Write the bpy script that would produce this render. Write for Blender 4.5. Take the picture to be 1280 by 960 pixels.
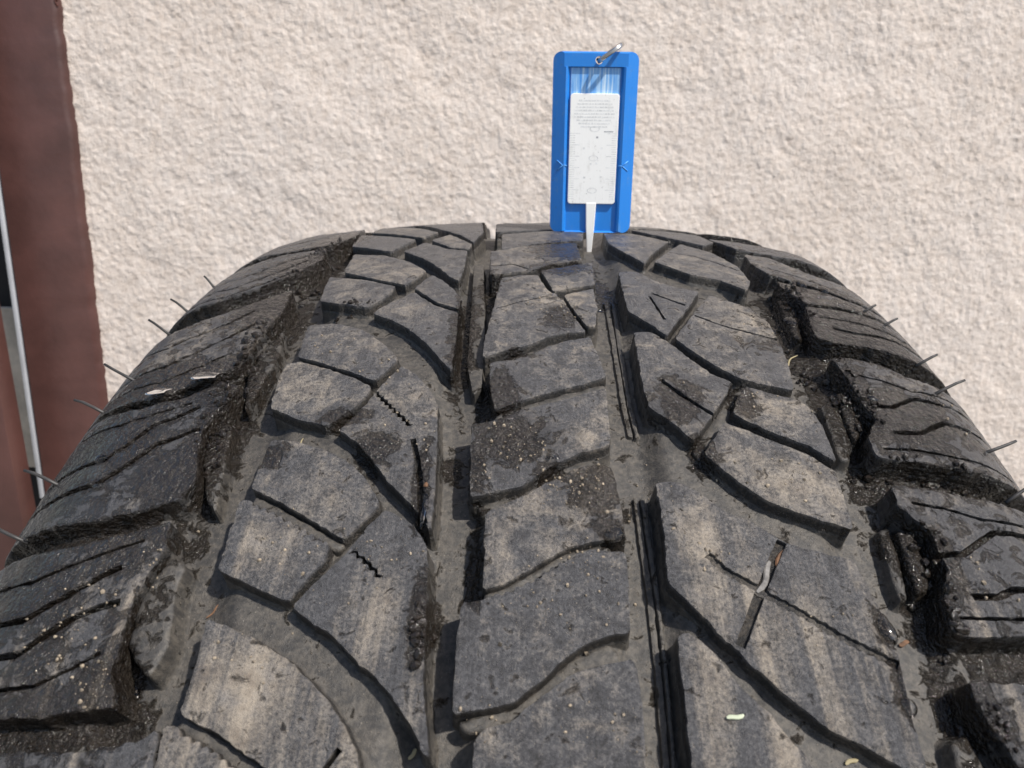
import bpy, bmesh, math, random
import numpy as np
from mathutils import Vector, Matrix
from mathutils.geometry import delaunay_2d_cdt

for _o in list(bpy.data.objects):
    bpy.data.objects.remove(_o)
SC = bpy.context.scene
COL = SC.collection
MM = 0.001
random.seed(4); RNG = np.random.default_rng(4)

# ------------------------------------------------------------------ camera
PITCH = math.radians(12.6)
cam = bpy.data.cameras.new('camera'); camo = bpy.data.objects.new('camera', cam); COL.objects.link(camo)
camo.location = (-2.25*MM, -302.36*MM, 339.33*MM)
camo.rotation_euler = (Matrix.Rotation(math.pi/2 - PITCH, 3, 'X') @ Matrix.Rotation(0.0081, 3, 'Z')).to_euler()
cam.sensor_width = 36.0; cam.lens = 36.0*924/1280
cam.shift_x = -18.3/1280
cam.clip_start = 0.005; cam.clip_end = 50.0
cam.dof.use_dof = True; cam.dof.focus_distance = 0.17; cam.dof.aperture_fstop = 38.0
SC.camera = camo

# ------------------------------------------------------------------ light
to_sun = Vector((0.50, -0.40, 0.78)).normalized()
elev = math.asin(to_sun.z); azim = math.atan2(to_sun.x, to_sun.y)
w = bpy.data.worlds.new('World'); SC.world = w; w.use_nodes = True
nt = w.node_tree
sky = nt.nodes.new('ShaderNodeTexSky'); sky.sky_type = 'NISHITA'; sky.sun_disc = False
sky.sun_elevation = elev; sky.sun_rotation = azim; sky.dust_density = 1.5
bg = nt.nodes['Background']; bg.inputs['Strength'].default_value = 0.095
nt.links.new(sky.outputs[0], bg.inputs['Color'])
sl = bpy.data.lights.new('sun', 'SUN'); sl.energy = 3.8; sl.angle = math.radians(1.8); sl.color = (1.0, 0.95, 0.88)
so = bpy.data.objects.new('sun', sl); COL.objects.link(so)
so.rotation_euler = to_sun.to_track_quat('Z', 'Y').to_euler()
vs = SC.view_settings
vs.view_transform = 'Standard'; vs.look = 'None'; vs.exposure = 0.55; vs.gamma = 1.0; vs.use_curve_mapping = False
SC.render.engine = 'CYCLES'

# ------------------------------------------------------------------ helpers
def tag(o, label=None, cat=None, group=None, kind=None):
    if label: o['label'] = label
    if cat: o['category'] = cat
    if group: o['group'] = group
    if kind: o['kind'] = kind
    return o
def empty(name, loc=(0, 0, 0), parent=None):
    o = bpy.data.objects.new(name, None); COL.objects.link(o); o.location = loc; o.empty_display_size = .02
    if parent: o.parent = parent
    return o
def mesh_obj(name, V, Fc, mat, parent=None, smooth=True, sharp=None, attrs=None):
    me = bpy.data.meshes.new(name)
    me.from_pydata([tuple(map(float, p)) for p in V], [], [tuple(map(int, f)) for f in Fc])
    if attrs:
        for k, (typ, arr) in attrs.items():
            at = me.attributes.new(k, typ, 'POINT')
            at.data.foreach_set('vector' if typ == 'FLOAT_VECTOR' else 'value', np.asarray(arr, dtype=np.float32).ravel())
    me.materials.append(mat)
    if smooth:
        me.polygons.foreach_set('use_smooth', [True]*len(me.polygons))
        if sharp: me.set_sharp_from_angle(angle=math.radians(sharp))
    me.update()
    o = bpy.data.objects.new(name, me); COL.objects.link(o)
    if parent: o.parent = parent
    return o
def bm_obj(name, bm, mat, parent=None, smooth=True, sharp=35):
    me = bpy.data.meshes.new(name); bm.to_mesh(me); bm.free(); me.materials.append(mat)
    if smooth:
        me.polygons.foreach_set('use_smooth', [True]*len(me.polygons)); me.set_sharp_from_angle(angle=math.radians(sharp))
    o = bpy.data.objects.new(name, me); COL.objects.link(o)
    if parent: o.parent = parent
    return o
def box_bm(x0, x1, y0, y1, z0, z1, bev=0.0, seg=2):
    bm = bmesh.new()
    bmesh.ops.create_cube(bm, size=1.0)
    for v in bm.verts:
        v.co = Vector(((x0+x1)/2+v.co.x*(x1-x0), (y0+y1)/2+v.co.y*(y1-y0), (z0+z1)/2+v.co.z*(z1-z0)))
    if bev: bmesh.ops.bevel(bm, geom=list(bm.edges), offset=bev, segments=seg, affect='EDGES', profile=.5)
    return bm
_lat = RNG.random((256, 256)).astype(np.float64)
def vnoise(x, y):                       # smooth value noise, about -1..1
    xi = np.floor(x).astype(int); yi = np.floor(y).astype(int); fx = x-xi; fy = y-yi
    fx = fx*fx*(3-2*fx); fy = fy*fy*(3-2*fy)
    g = lambda a, b: _lat[a & 255, b & 255]
    return ((g(xi, yi)*(1-fx)+g(xi+1, yi)*fx)*(1-fy)+(g(xi, yi+1)*(1-fx)+g(xi+1, yi+1)*fx)*fy)*2-1

class NT:                               # small helper for node materials
    def __init__(s, name):
        s.m = bpy.data.materials.new(name); s.m.use_nodes = True; s.t = s.m.node_tree
        s.b = s.t.nodes['Principled BSDF']
    def n(s, typ, **kw):
        nd = s.t.nodes.new(typ)
        for k, v in kw.items():
            if k.startswith('i_'): nd.inputs[k[2:].replace('_', ' ')].default_value = v
            else: setattr(nd, k, v)
        return nd
    def l(s, a, b): s.t.links.new(a, b)
    def val(s, a, sock):
        if hasattr(a, 'is_linked') or hasattr(a, 'links'): s.l(a, sock)
        else: sock.default_value = a
    def math(s, op, a, b=0.0, clamp=False):
        nd = s.n('ShaderNodeMath', operation=op, use_clamp=clamp); s.val(a, nd.inputs[0]); s.val(b, nd.inputs[1]); return nd.outputs[0]
    def ramp(s, fac, stops):
        nd = s.n('ShaderNodeValToRGB'); el = nd.color_ramp.elements
        while len(el) < len(stops): el.new(.5)
        for e, (p, c) in zip(el, stops):
            e.position = p; e.color = c if len(c) == 4 else (*c, 1)
        s.l(fac, nd.inputs[0]); return nd.outputs[0]
    def step(s, fac, lo, hi):
        nd = s.n('ShaderNodeMapRange', interpolation_type='SMOOTHSTEP'); s.l(fac, nd.inputs['Value'])
        nd.inputs['From Min'].default_value = lo; nd.inputs['From Max'].default_value = hi
        return nd.outputs[0]
    def noise(s, vec, scale, detail=3.0, rough=.55, dist=0.0):
        nd = s.n('ShaderNodeTexNoise'); nd.inputs['Scale'].default_value = scale; nd.inputs['Detail'].default_value = detail
        nd.inputs['Roughness'].default_value = rough; nd.inputs['Distortion'].default_value = dist
        if vec is not None: s.l(vec, nd.inputs['Vector'])
        return nd.outputs[0]
    def vscale(s, vec, sc, off=(0, 0, 0)):
        nd = s.n('ShaderNodeMapping'); nd.inputs['Scale'].default_value = sc; nd.inputs['Location'].default_value = off
        s.l(vec, nd.inputs['Vector']); return nd.outputs[0]
    def mix(s, fac, a, b):
        nd = s.n('ShaderNodeMix', data_type='RGBA'); s.val(fac, nd.inputs[0])
        for q, sock in ((a, nd.inputs[6]), (b, nd.inputs[7])):
            if isinstance(q, tuple): sock.default_value = (*q, 1)
            else: s.l(q, sock)
        return nd.outputs[2]
    def bump(s, h, strength, dist, normal=None):
        nd = s.n('ShaderNodeBump'); nd.inputs['Strength'].default_value = strength; nd.inputs['Distance'].default_value = dist
        s.l(h, nd.inputs['Height'])
        if normal is not None: s.l(normal, nd.inputs['Normal'])
        return nd.outputs[0]
    def set(s, **kw):
        for k, v in kw.items():
            sock = s.b.inputs[k.replace('_', ' ')]
            if hasattr(v, 'links'): s.l(v, sock)
            else: sock.default_value = v
        return s.m

# ------------------------------------------------------------------ materials
def rubber_material():
    k = NT('tread_rubber')
    tc = k.n('ShaderNodeAttribute', attribute_name='tc').outputs['Vector']        # lateral, along, height (mm)
    wet_a = k.n('ShaderNodeAttribute', attribute_name='wet').outputs['Fac']
    dust_a = k.n('ShaderNodeAttribute', attribute_name='dust').outputs['Fac']
    sep = k.n('ShaderNodeSeparateXYZ'); k.l(tc, sep.inputs[0]); hgt = sep.outputs[2]
    top = k.step(hgt, -1.1, -0.25)                                               # the worn running face
    floor = k.step(hgt, -2.4, -3.1)
    mid = k.noise(tc, .30, 6, .66, .6)
    mid2 = k.noise(k.vscale(tc, (1, 1, 1), (37., 11., 5.)), .16, 5, .62, .8)
    fine = k.noise(tc, 1.5, 5, .70)
    grit = k.noise(tc, 5.0, 3, .6)
    wide = k.noise(k.vscale(tc, (.24, .014, .1)), 1.0, 5, .55, .5)                # scuffs along the rolling direction
    thin = k.noise(k.vscale(tc, (1.7, .050, .3)), 1.0, 4, .65, .2)
    offc = k.step(k.math('ABSOLUTE', sep.outputs[0]), 15., 22.)
    zone = k.step(k.math('ADD', sep.outputs[1], k.math('MULTIPLY', mid2, 70.)), 205., 245.)
    zone = k.math('MULTIPLY', zone, k.math('ADD', .25, k.math('MULTIPLY', offc, .65)))
    wetm = k.step(k.math('ADD', k.math('MULTIPLY', wet_a, .42), k.math('ADD', mid, k.math('MULTIPLY', k.math('SUBTRACT', fine, .5), .12))), .655, .765)
    strk = k.math('ADD', k.math('MULTIPLY', wide, .88), k.math('MULTIPLY', thin, .17))
    patch = k.math('ADD', k.math('MULTIPLY', mid2, .60), k.math('MULTIPLY', mid, .42))
    sm = k.n('ShaderNodeMix', data_type='FLOAT'); k.l(zone, sm.inputs[0]); k.l(patch, sm.inputs[2]); k.l(strk, sm.inputs[3])
    d = k.math('ADD', sm.outputs[0], k.math('MULTIPLY', dust_a, .16))
    rnd = k.n('ShaderNodeObjectInfo').outputs['Random']
    d = k.math('ADD', d, k.math('MULTIPLY', k.math('SUBTRACT', rnd, .5), .10))           # some blocks are dustier than others
    d = k.math('ADD', d, k.math('MULTIPLY', k.math('SUBTRACT', fine, .5), .40))
    d = k.math('ADD', d, k.math('MULTIPLY', k.math('SUBTRACT', grit, .5), .22))
    dust_top = k.step(d, .47, .82)
    dtone = k.ramp(k.noise(tc, .22, 3, .6), [(.3, (.185, .150, .115)), (.5, (.33, .28, .22)), (.75, (.25, .225, .20))])
    fsrc = k.math('ADD', k.math('MULTIPLY', thin, .14), k.math('ADD', k.math('MULTIPLY', fine, .42), k.math('MULTIPLY', mid, .48)))
    film = k.ramp(fsrc, [(.38, (.018, .016, .015)), (.51, (.052, .051, .054)), (.65, (.120, .117, .119))])
    col_top = k.mix(dust_top, film, dtone)
    # walls: nearly clean black rubber, some dirt
    wallm = k.step(k.math('ADD', fine, k.math('MULTIPLY', mid, .7)), .76, 1.15)
    col_wall = k.mix(wallm, (.013, .012, .011), (.085, .070, .055))
    floor_d = k.step(k.math('ADD', k.math('MULTIPLY', mid, .6), k.math('MULTIPLY', k.noise(tc, .9, 4, .6), .5)), .40, .74)
    col_floor = k.mix(floor_d, (.034, .032, .030), (.110, .097, .081))
    col = k.mix(floor, col_wall, col_floor)
    col = k.mix(top, col, col_top)
    # pale and dark specks of sand
    vor = k.n('ShaderNodeTexVoronoi', feature='F1'); vor.inputs['Scale'].default_value = 1.7; k.l(tc, vor.inputs['Vector'])
    sp = k.math('MULTIPLY', k.step(vor.outputs['Distance'], .20, .10), k.step(k.noise(tc, .4, 3), .5, .60))
    col = k.mix(k.math('MULTIPLY', sp, .7), col, k.ramp(k.noise(tc, 2.2, 1), [(.42, (.03, .025, .02)), (.5, (.30, .25, .19)), (.7, (.50, .46, .40))]))
    col = k.mix(wetm, col, k.mix(.84, col, (.010, .0072, .005)))
    r_dry = k.math('ADD', .34, k.math('MULTIPLY', dust_top, .40))
    r_dry = k.math('ADD', r_dry, k.math('MULTIPLY', floor, .16))
    rough = k.n('ShaderNodeMix', data_type='FLOAT'); k.l(wetm, rough.inputs[0]); k.l(r_dry, rough.inputs[2]); k.l(k.math('MULTIPLY', fine, .20), rough.inputs[3])
    tk = k.math('ADD', k.math('MULTIPLY', fine, .7), k.math('MULTIPLY', grit, .55))
    tk = k.math('ADD', tk, k.math('MULTIPLY', thin, .15))
    tk = k.math('ADD', tk, k.math('MULTIPLY', sp, .6))
    hh = k.math('MULTIPLY', tk, k.math('SUBTRACT', 1.0, k.math('MULTIPLY', floor, .55)))
    hh = k.math('MULTIPLY', hh, k.math('SUBTRACT', 1.0, k.math('MULTIPLY', wetm, .72)))   # a water film evens out the grain
    hh = k.math('ADD', hh, k.math('MULTIPLY', k.math('MULTIPLY', wetm, k.noise(tc, .85, 3, .55)), 2.6))
    nb = k.bump(hh, .9, .0006)
    spec = k.math('SUBTRACT', .55, k.math('MULTIPLY', wetm, .18))
    return k.set(Base_Color=col, Roughness=rough.outputs[0], Normal=nb, Specular_IOR_Level=spec)
M_RUB = rubber_material()
def simple(name, base, rough=.5, metallic=0.0, var=.12, scale=60., bump=0.0, bscale=200., trans=0.0, ior=1.5):
    k = NT(name)
    co = k.n('ShaderNodeTexCoord').outputs['Object']
    n = k.noise(co, scale, 5, .6)
    dark = tuple(c*(1-var*2) for c in base); lite = tuple(min(1, c*(1+var)) for c in base)
    kw = dict(Base_Color=k.ramp(n, [(.3, dark), (.65, lite)]), Roughness=rough, Metallic=metallic, IOR=ior)
    if trans: kw['Transmission_Weight'] = trans
    if bump: kw['Normal'] = k.bump(k.noise(co, bscale, 4, .6), .5, bump)
    return k.set(**kw)
def stucco_material():
    k = NT('roughcast')
    co = k.n('ShaderNodeTexCoord').outputs['Object']
    n1 = k.noise(co, 6, 4, .6); n2 = k.noise(co, 140, 4, .7); n3 = k.noise(co, 520, 3, .65)
    c = k.ramp(n1, [(.25, (.50, .425, .37)), (.5, (.62, .545, .49)), (.8, (.61, .56, .53))])
    c2 = k.ramp(n2, [(.25, (.36, .29, .235)), (.45, (.60, .525, .465)), (.75, (.71, .655, .61))])
    c = k.mix(.55, c, c2)
    return k.set(Base_Color=c, Roughness=.92, Normal=k.bump(k.math('ADD', n3, n2), .6, .0012), Specular_IOR_Level=.2)
M_WALL = stucco_material()
M_MAROON = simple('maroon_paint', (.076, .033, .028), .42, var=.16, scale=18, bump=.0006, bscale=120)
M_RUST = simple('rusty_paint_edge', (.13, .040, .030), .75, var=.35, scale=160, bump=.002, bscale=260)
M_STRIP = simple('grey_white_trim', (.50, .52, .56), .5, var=.08, scale=30)
M_BOARD = simple('weathered_board', (.58, .50, .40), .85, var=.25, scale=25, bump=.001)
M_DARK = simple('slot_shade', (.012, .010, .010), .8)  # near-black colour painted for the shade in the slot by the post
M_GROUND = simple('concrete_ground', (.26, .245, .22), .9, var=.15, scale=14, bump=.003, bscale=90)
M_BLUE = simple('blue_plastic', (.020, .225, .70), .36, var=.10, scale=140, bump=.00012, bscale=700)
M_WHITE = simple('white_plastic', (.90, .90, .885), .38, var=.03, scale=120)
def worn_plastic(name, base, grime, amount, rough):
    k = NT(name); co = k.n('ShaderNodeTexCoord').outputs['Object']
    n1 = k.noise(co, 160, 6, .7, .4); n2 = k.noise(k.vscale(co, (1200, 1200, 130)), 1.0, 4, .6); n3 = k.noise(co, 900, 3, .6)
    g = k.step(k.math('ADD', n1, k.math('MULTIPLY', k.math('SUBTRACT', n2, .5), .5)), .52, .74)
    c = k.mix(k.math('MULTIPLY', g, amount), base, grime)
    c = k.mix(k.math('MULTIPLY', k.step(n3, .66, .74), amount), c, tuple(x*.5 for x in grime))
    return k.set(Base_Color=c, Roughness=k.math('ADD', rough, k.math('MULTIPLY', n1, .25)), Normal=k.bump(n2, .12, .0002))
M_BLUE = worn_plastic('blue_plastic', (.017, .205, .66), (.085, .25, .55), .6, .22)
M_WHITE = worn_plastic('white_plastic', (.90, .90, .885), (.55, .54, .51), .45, .28)
M_STEEL = simple('ring_steel', (.62, .60, .57), .22, metallic=1.0, var=.08, scale=300)
M_HAIR = simple('rubber_hair', (.035, .033, .032), .5)
M_STRAW = simple('dry_straw', (.30, .25, .14), .7, scale=300)
M_PALE = simple('pale_stem', (.42, .46, .33), .6, scale=300)
M_TWIG = simple('brown_bark', (.13, .065, .032), .8, var=.3, scale=500, bump=.0003, bscale=900)
M_SAND = simple('sand_grain', (.27, .22, .16), .7, var=.45, scale=420)
M_MUD = simple('wet_mud', (.016, .012, .009), .10, var=.4, scale=400, bump=.0006, bscale=1800)
M_SLIVER = simple('grey_sliver', (.17, .16, .15), .8, var=.3, scale=700)
def water_material():
    k = NT('water'); return k.set(Base_Color=(1, 1, 1, 1), Roughness=.04, IOR=1.333, Transmission_Weight=1.0)
M_WATER = water_material()

# ------------------------------------------------------------------ measured data (mm on the tyre: lateral, along the tread)
# row, top height, wall draft, outline, sipes (centre line, width, zigzag, depth)
TREAD = [
('c',0.0,1.0,[(-9.5,225.4),(-8.0,224.0),(-4.0,222.8),(-1.7,220.8),(3.2,217.3),(5.4,215.6),(10.7,214.2),(14.7,213.5),(15.3,215.5),(15.4,221.3),(15.2,228.9),(15.1,236.7),(-9.2,236.9),(-9.5,231.1)],[]),
('c',0.0,1.0,[(-12.6,204.5),(-9.1,203.8),(-6.9,202.7),(-5.9,203.2),(-5.5,202.2),(-4.3,202.5),(-3.8,201.4),(-2.7,201.7),(-2.1,200.6),(-0.9,200.9),(-0.6,199.8),(0.5,199.9),(0.7,198.8),(1.8,198.9),(2.1,197.7),(3.2,197.9),(3.6,196.8),(4.7,197.1),(5.1,195.9),(6.2,196.2),(6.7,195.0),(7.9,195.2),(8.6,194.4),(11.4,194.5),(15.1,194.7),(15.1,200.8),(14.7,209.1),(11.5,209.6),(7.8,210.9),(5.0,212.6),(0.3,216.9),(-4.1,220.3),(-8.8,221.2),(-12.8,221.8),(-13.0,216.9),(-13.0,210.7)],[]),
('c',0.0,1.0,[(-9.5,186.7),(-5.8,184.7),(-2.1,182.7),(1.0,180.4),(6.8,176.4),(12.0,174.9),(14.3,176.0),(14.8,180.9),(15.2,186.4),(15.3,191.8),(10.8,192.4),(4.9,194.0),(-0.3,197.5),(-5.4,200.8),(-9.2,202.1)],[]),
('c',0.0,1.0,[(-13.3,164.4),(-8.9,163.3),(-3.6,160.3),(3.1,157.7),(7.0,156.1),(11.7,153.8),(14.9,152.3),(14.5,161.7),(14.3,170.0),(11.9,171.1),(8.3,172.1),(3.0,175.3),(0.4,177.7),(-3.3,181.0),(-7.6,181.8),(-12.4,183.5),(-12.9,175.3)],[]),
('c',0.0,1.0,[(-10.4,143.7),(-5.6,142.5),(-2.4,141.2),(2.2,137.5),(6.8,134.6),(12.7,132.6),(14.0,140.7),(15.2,148.6),(11.1,150.8),(5.8,153.2),(1.5,154.9),(-3.6,157.3),(-8.9,160.3),(-10.2,151.7)],[]),
('c',0.0,1.0,[(-9.4,99.1),(-4.3,97.3),(0.5,96.6),(3.0,107.4),(7.0,113.8),(10.4,126.6),(11.9,130.4),(6.6,131.0),(2.7,132.9),(-2.4,136.9),(-7.1,138.9),(-12.2,141.5),(-12.2,134.4),(-10.6,116.3)],[([(-10.1,118.6),(-3.1,114.5),(4.2,110.5)],0.5,0,1.2)]),
('c',0.0,1.0,[(1.5,93.3),(11.7,87.9),(16.5,85.3),(15.9,102.9),(9.6,106.1),(4.7,108.4)],[]),
('c',0.0,1.0,[(7.3,110.8),(15.4,105.7),(15.4,118.0),(14.2,127.6),(12.3,127.7),(9.6,119.6)],[]),
('c',0.0,1.0,[(-13.4,74.7),(-4.7,69.1),(13.1,62.4),(13.6,83.2),(5.7,86.9),(-1.5,93.4),(-12.6,96.5)],[([(-13.1,89.2),(-6.7,87.9),(-1.7,92.1)],0.7,0,2.0)]),
('c',0.0,1.0,[(-10.8,50.2),(3.3,43.1),(17.1,38.7),(15.4,59.7),(5.5,63.2),(-10.3,72.0)],[]),
('c',0.0,1.0,[(-14.0,18.1),(7.0,11.1),(6.7,38.7),(-13.1,45.0)],[]),
('l',0.0,1.0,[(-56.1,223.2),(-53.6,223.6),(-52.9,224.8),(-51.7,224.5),(-51.2,225.7),(-50.1,225.4),(-49.7,226.5),(-48.6,226.2),(-48.2,227.2),(-47.0,227.0),(-46.6,228.2),(-45.4,227.9),(-45.1,229.0),(-43.8,229.0),(-43.8,230.1),(-42.5,230.2),(-42.5,231.2),(-41.2,231.3),(-41.2,232.3),(-40.0,232.3),(-39.6,233.1),(-54.5,237.0),(-55.8,227.4)],[]),
('l',0.0,1.0,[(-54.5,206.6),(-50.5,207.9),(-47.5,209.1),(-42.2,212.0),(-38.5,214.2),(-35.0,217.2),(-31.4,220.4),(-28.7,223.8),(-26.2,227.6),(-23.5,234.1),(-30.0,236.0),(-37.5,229.9),(-41.1,228.0),(-43.8,226.6),(-47.8,224.2),(-51.2,223.0),(-54.3,221.3),(-53.9,215.3)],[([(-32.0,231.7),(-30.0,228.3),(-28.9,226.6)],1.0,0,4)]),
('l',0.0,1.0,[(-55.6,182.5),(-53.5,182.8),(-52.8,184.3),(-51.9,183.6),(-51.2,185.1),(-50.3,184.5),(-49.6,186.0),(-48.5,185.5),(-47.8,187.0),(-46.8,186.5),(-46.1,188.0),(-45.0,187.6),(-44.4,189.0),(-43.3,188.6),(-42.7,190.1),(-41.6,189.6),(-41.1,191.1),(-40.0,190.7),(-39.5,192.0),(-38.5,191.6),(-38.1,192.9),(-37.1,192.5),(-36.5,193.4),(-36.6,195.8),(-39.0,199.5),(-41.6,203.9),(-47.5,201.2),(-51.6,199.2),(-55.3,197.6),(-55.4,191.5)],[]),
('l',0.0,1.0,[(-28.0,185.9),(-24.1,187.8),(-21.6,190.5),(-19.5,193.4),(-18.7,199.6),(-18.3,208.1),(-17.8,216.9),(-16.8,222.7),(-15.8,227.6),(-16.5,227.4),(-18.6,224.0),(-20.7,221.0),(-23.2,218.3),(-25.4,216.3),(-28.2,214.2),(-31.5,211.0),(-33.7,209.2),(-37.4,207.2),(-40.5,204.7),(-37.5,200.3),(-33.6,195.4),(-30.9,190.5)],[([(-32.4,194.4),(-29.9,196.4),(-28.2,198.0),(-26.7,199.8)],0.7,0.5,1.8)]),
('l',0.0,1.0,[(-53.6,167.1),(-48.5,167.9),(-42.2,170.7),(-37.7,173.3),(-34.5,176.3),(-31.0,180.9),(-28.9,184.7),(-31.3,188.1),(-34.2,192.1),(-36.6,190.7),(-40.8,187.9),(-46.0,184.6),(-50.4,182.0),(-54.2,179.9),(-54.2,173.8)],[]),
('l',0.0,1.0,[(-30.2,144.3),(-26.7,147.8),(-23.5,152.2),(-20.9,158.2),(-19.9,170.0),(-19.2,181.2),(-19.1,190.4),(-22.6,185.5),(-25.5,182.4),(-28.7,178.7),(-31.7,174.3),(-35.2,169.7),(-40.2,165.2),(-37.6,160.8),(-35.4,156.0),(-34.4,152.9),(-32.4,148.4)],[([(-35.0,153.4),(-32.0,157.0),(-29.3,160.4),(-27.4,162.4),(-25.8,164.6)],0.9,0.5,2.5),([(-24.8,168.3),(-23.2,174.2),(-22.0,180.2),(-21.3,185.7),(-20.2,189.2)],1.2,0,1.6)]),
('l',0.0,1.0,[(-57.6,141.4),(-54.6,140.5),(-47.0,144.4),(-40.9,147.9),(-36.0,151.7),(-36.4,154.4),(-38.8,158.9),(-43.0,163.9),(-50.1,161.2),(-56.7,157.1),(-57.5,149.1)],[]),
('l',0.0,1.0,[(-56.6,124.2),(-49.6,123.9),(-41.9,128.0),(-35.8,135.1),(-31.5,141.1),(-33.2,145.7),(-35.6,149.4),(-41.2,146.1),(-47.5,142.5),(-55.4,138.7)],[]),
('l',0.0,1.0,[(-58.4,92.6),(-46.6,97.5),(-37.8,103.4),(-39.9,110.6),(-43.1,116.0),(-49.9,113.2),(-57.0,110.1),(-58.0,100.7)],[]),
('l',0.0,1.0,[(-29.0,95.5),(-24.8,101.3),(-19.6,111.3),(-19.4,118.8),(-25.5,114.8),(-32.6,105.1)],[]),
('l',0.0,1.0,[(-32.4,107.8),(-25.5,116.7),(-19.5,120.6),(-19.1,132.5),(-19.0,146.3),(-22.4,141.2),(-25.5,135.7),(-31.1,128.1),(-35.7,123.7),(-41.2,119.4),(-37.3,113.3)],[]),
('l',0.0,1.0,[(-56.1,71.0),(-46.1,74.6),(-37.0,83.2),(-31.0,92.0),(-35.1,102.6),(-44.4,97.2),(-55.2,89.2)],[]),
('l',0.0,1.0,[(-35.2,60.3),(-26.9,70.6),(-20.8,73.2),(-20.4,90.9),(-20.9,100.4),(-23.3,98.5),(-27.3,90.3),(-33.1,80.6),(-40.5,71.2)],[]),
('l',0.0,1.0,[(-33.6,56.9),(-28.7,47.7),(-19.9,65.1),(-20.4,71.3),(-26.6,68.6)],[]),
('l',0.0,1.0,[(-61.3,35.3),(-39.2,54.1),(-41.9,62.3),(-44.4,70.3),(-59.5,58.9)],[]),
('l',0.0,1.0,[(-59.8,2.3),(-43.7,23.1),(-33.3,41.0),(-36.8,51.9),(-58.7,30.0)],[]),
('l',0.0,1.0,[(-58.6,3.5),(-40.5,0.9),(-20.8,-1.0),(-17.5,44.5),(-19.5,62.9),(-24.4,50.2),(-32.9,34.7),(-47.0,0.4)],[]),
('r',0.0,1.0,[(22.1,209.4),(23.6,209.0),(25.4,210.0),(27.8,212.7),(29.8,215.8),(31.8,218.4),(34.3,220.9),(36.6,224.3),(38.5,226.6),(40.4,230.5),(42.4,236.4),(22.4,236.7),(21.8,227.8),(22.0,218.9),(22.0,214.1)],[]),
('r',0.0,1.0,[(22.1,179.3),(26.3,178.9),(28.8,180.4),(32.1,183.4),(35.3,186.1),(38.7,187.5),(41.7,190.1),(44.5,192.0),(50.7,193.6),(55.4,194.7),(56.3,199.9),(57.2,205.7),(57.6,211.1),(56.8,218.0),(56.5,224.9),(56.3,229.7),(52.1,227.9),(49.3,226.2),(47.0,224.8),(43.7,223.6),(40.4,220.8),(37.3,218.2),(35.4,215.9),(33.2,214.1),(31.4,211.6),(29.5,210.0),(26.6,205.8),(23.7,202.5),(21.8,200.1),(22.2,194.5),(22.4,186.1)],[([(43.3,191.4),(39.7,197.3),(36.2,203.4),(32.0,211.1)],1.7,0,1.0),([(29.4,194.7),(31.7,197.6),(36.0,200.3),(38.9,202.5),(43.1,204.9),(48.7,208.8),(53.3,211.2),(57.1,213.3)],1.5,0.22,0.8)]),
('r',0.0,1.0,[(23.5,129.7),(27.3,129.0),(31.1,133.4),(35.5,140.8),(39.1,145.8),(43.2,148.6),(39.6,155.1),(35.0,162.3),(31.2,168.1),(27.6,162.7),(23.4,158.3),(22.9,146.5)],[([(27.2,148.8),(30.7,153.6),(33.6,156.8),(36.7,159.9)],1.0,0,2.0)]),
('r',0.0,1.0,[(45.5,149.5),(50.4,151.3),(55.7,152.9),(58.3,155.0),(59.5,160.7),(59.5,167.8),(59.3,171.6),(54.6,167.4),(49.4,165.1),(44.4,162.0),(41.0,159.1),(42.7,154.8)],[]),
('r',0.0,1.0,[(38.6,162.2),(43.7,164.7),(48.8,167.5),(53.8,170.1),(58.3,174.2),(57.9,180.4),(57.4,187.9),(53.0,186.7),(47.8,184.9),(42.7,182.6),(39.0,179.1),(35.8,175.5),(32.7,171.3),(35.6,166.9)],[]),
('r',0.0,1.0,[(46.5,106.3),(51.9,109.5),(56.4,113.0),(58.7,119.8),(58.9,130.9),(57.8,142.9),(56.6,149.7),(48.5,148.0),(44.5,146.1),(40.4,142.2),(36.2,136.8),(33.1,131.4),(39.5,119.5)],[([(40.0,119.4),(44.4,122.6),(48.3,124.9),(52.9,126.6),(55.9,128.0),(58.7,128.7)],0.6,0,1.0)]),
('r',0.0,1.0,[(23.4,92.9),(28.6,91.5),(32.3,97.4),(37.6,101.9),(44.2,104.1),(38.1,117.0),(31.3,130.5),(27.8,125.0),(23.2,118.7),(23.2,107.6)],[([(29.9,109.4),(31.0,116.5),(32.0,122.5)],0.7,0,1.5),([(30.9,107.3),(35.2,111.3),(38.7,113.7)],0.8,0,1.5)]),
('r',0.0,1.0,[(23.9,40.8),(33.9,40.9),(44.6,52.8),(35.6,73.7),(32.2,83.7),(29.3,76.9),(25.7,69.1),(23.6,60.6)],[]),
('r',0.0,1.0,[(48.1,55.5),(56.3,65.2),(60.9,79.3),(61.1,93.0),(58.4,99.9),(52.1,94.1),(44.7,91.2),(35.4,81.5),(41.9,68.1)],[([(41.2,69.3),(49.6,72.6),(55.7,78.6),(60.3,83.4)],0.6,0,1.2)]),
('r',0.0,1.0,[(35.0,30.0),(47.9,24.7),(58.8,29.1),(61.3,45.7),(56.1,54.5),(49.1,47.8),(41.1,39.4)],[]),
('r',0.0,1.0,[(27.7,19.7),(49.5,1.0),(61.4,19.9),(50.5,10.0),(34.4,25.9)],[]),
('sl',0.0,1.0,[(-114.0,227.1),(-66.7,226.5),(-58.5,225.1),(-57.0,223.7),(-56.0,229.0),(-55.7,237.0),(-114.0,238.9)],[]),
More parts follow.
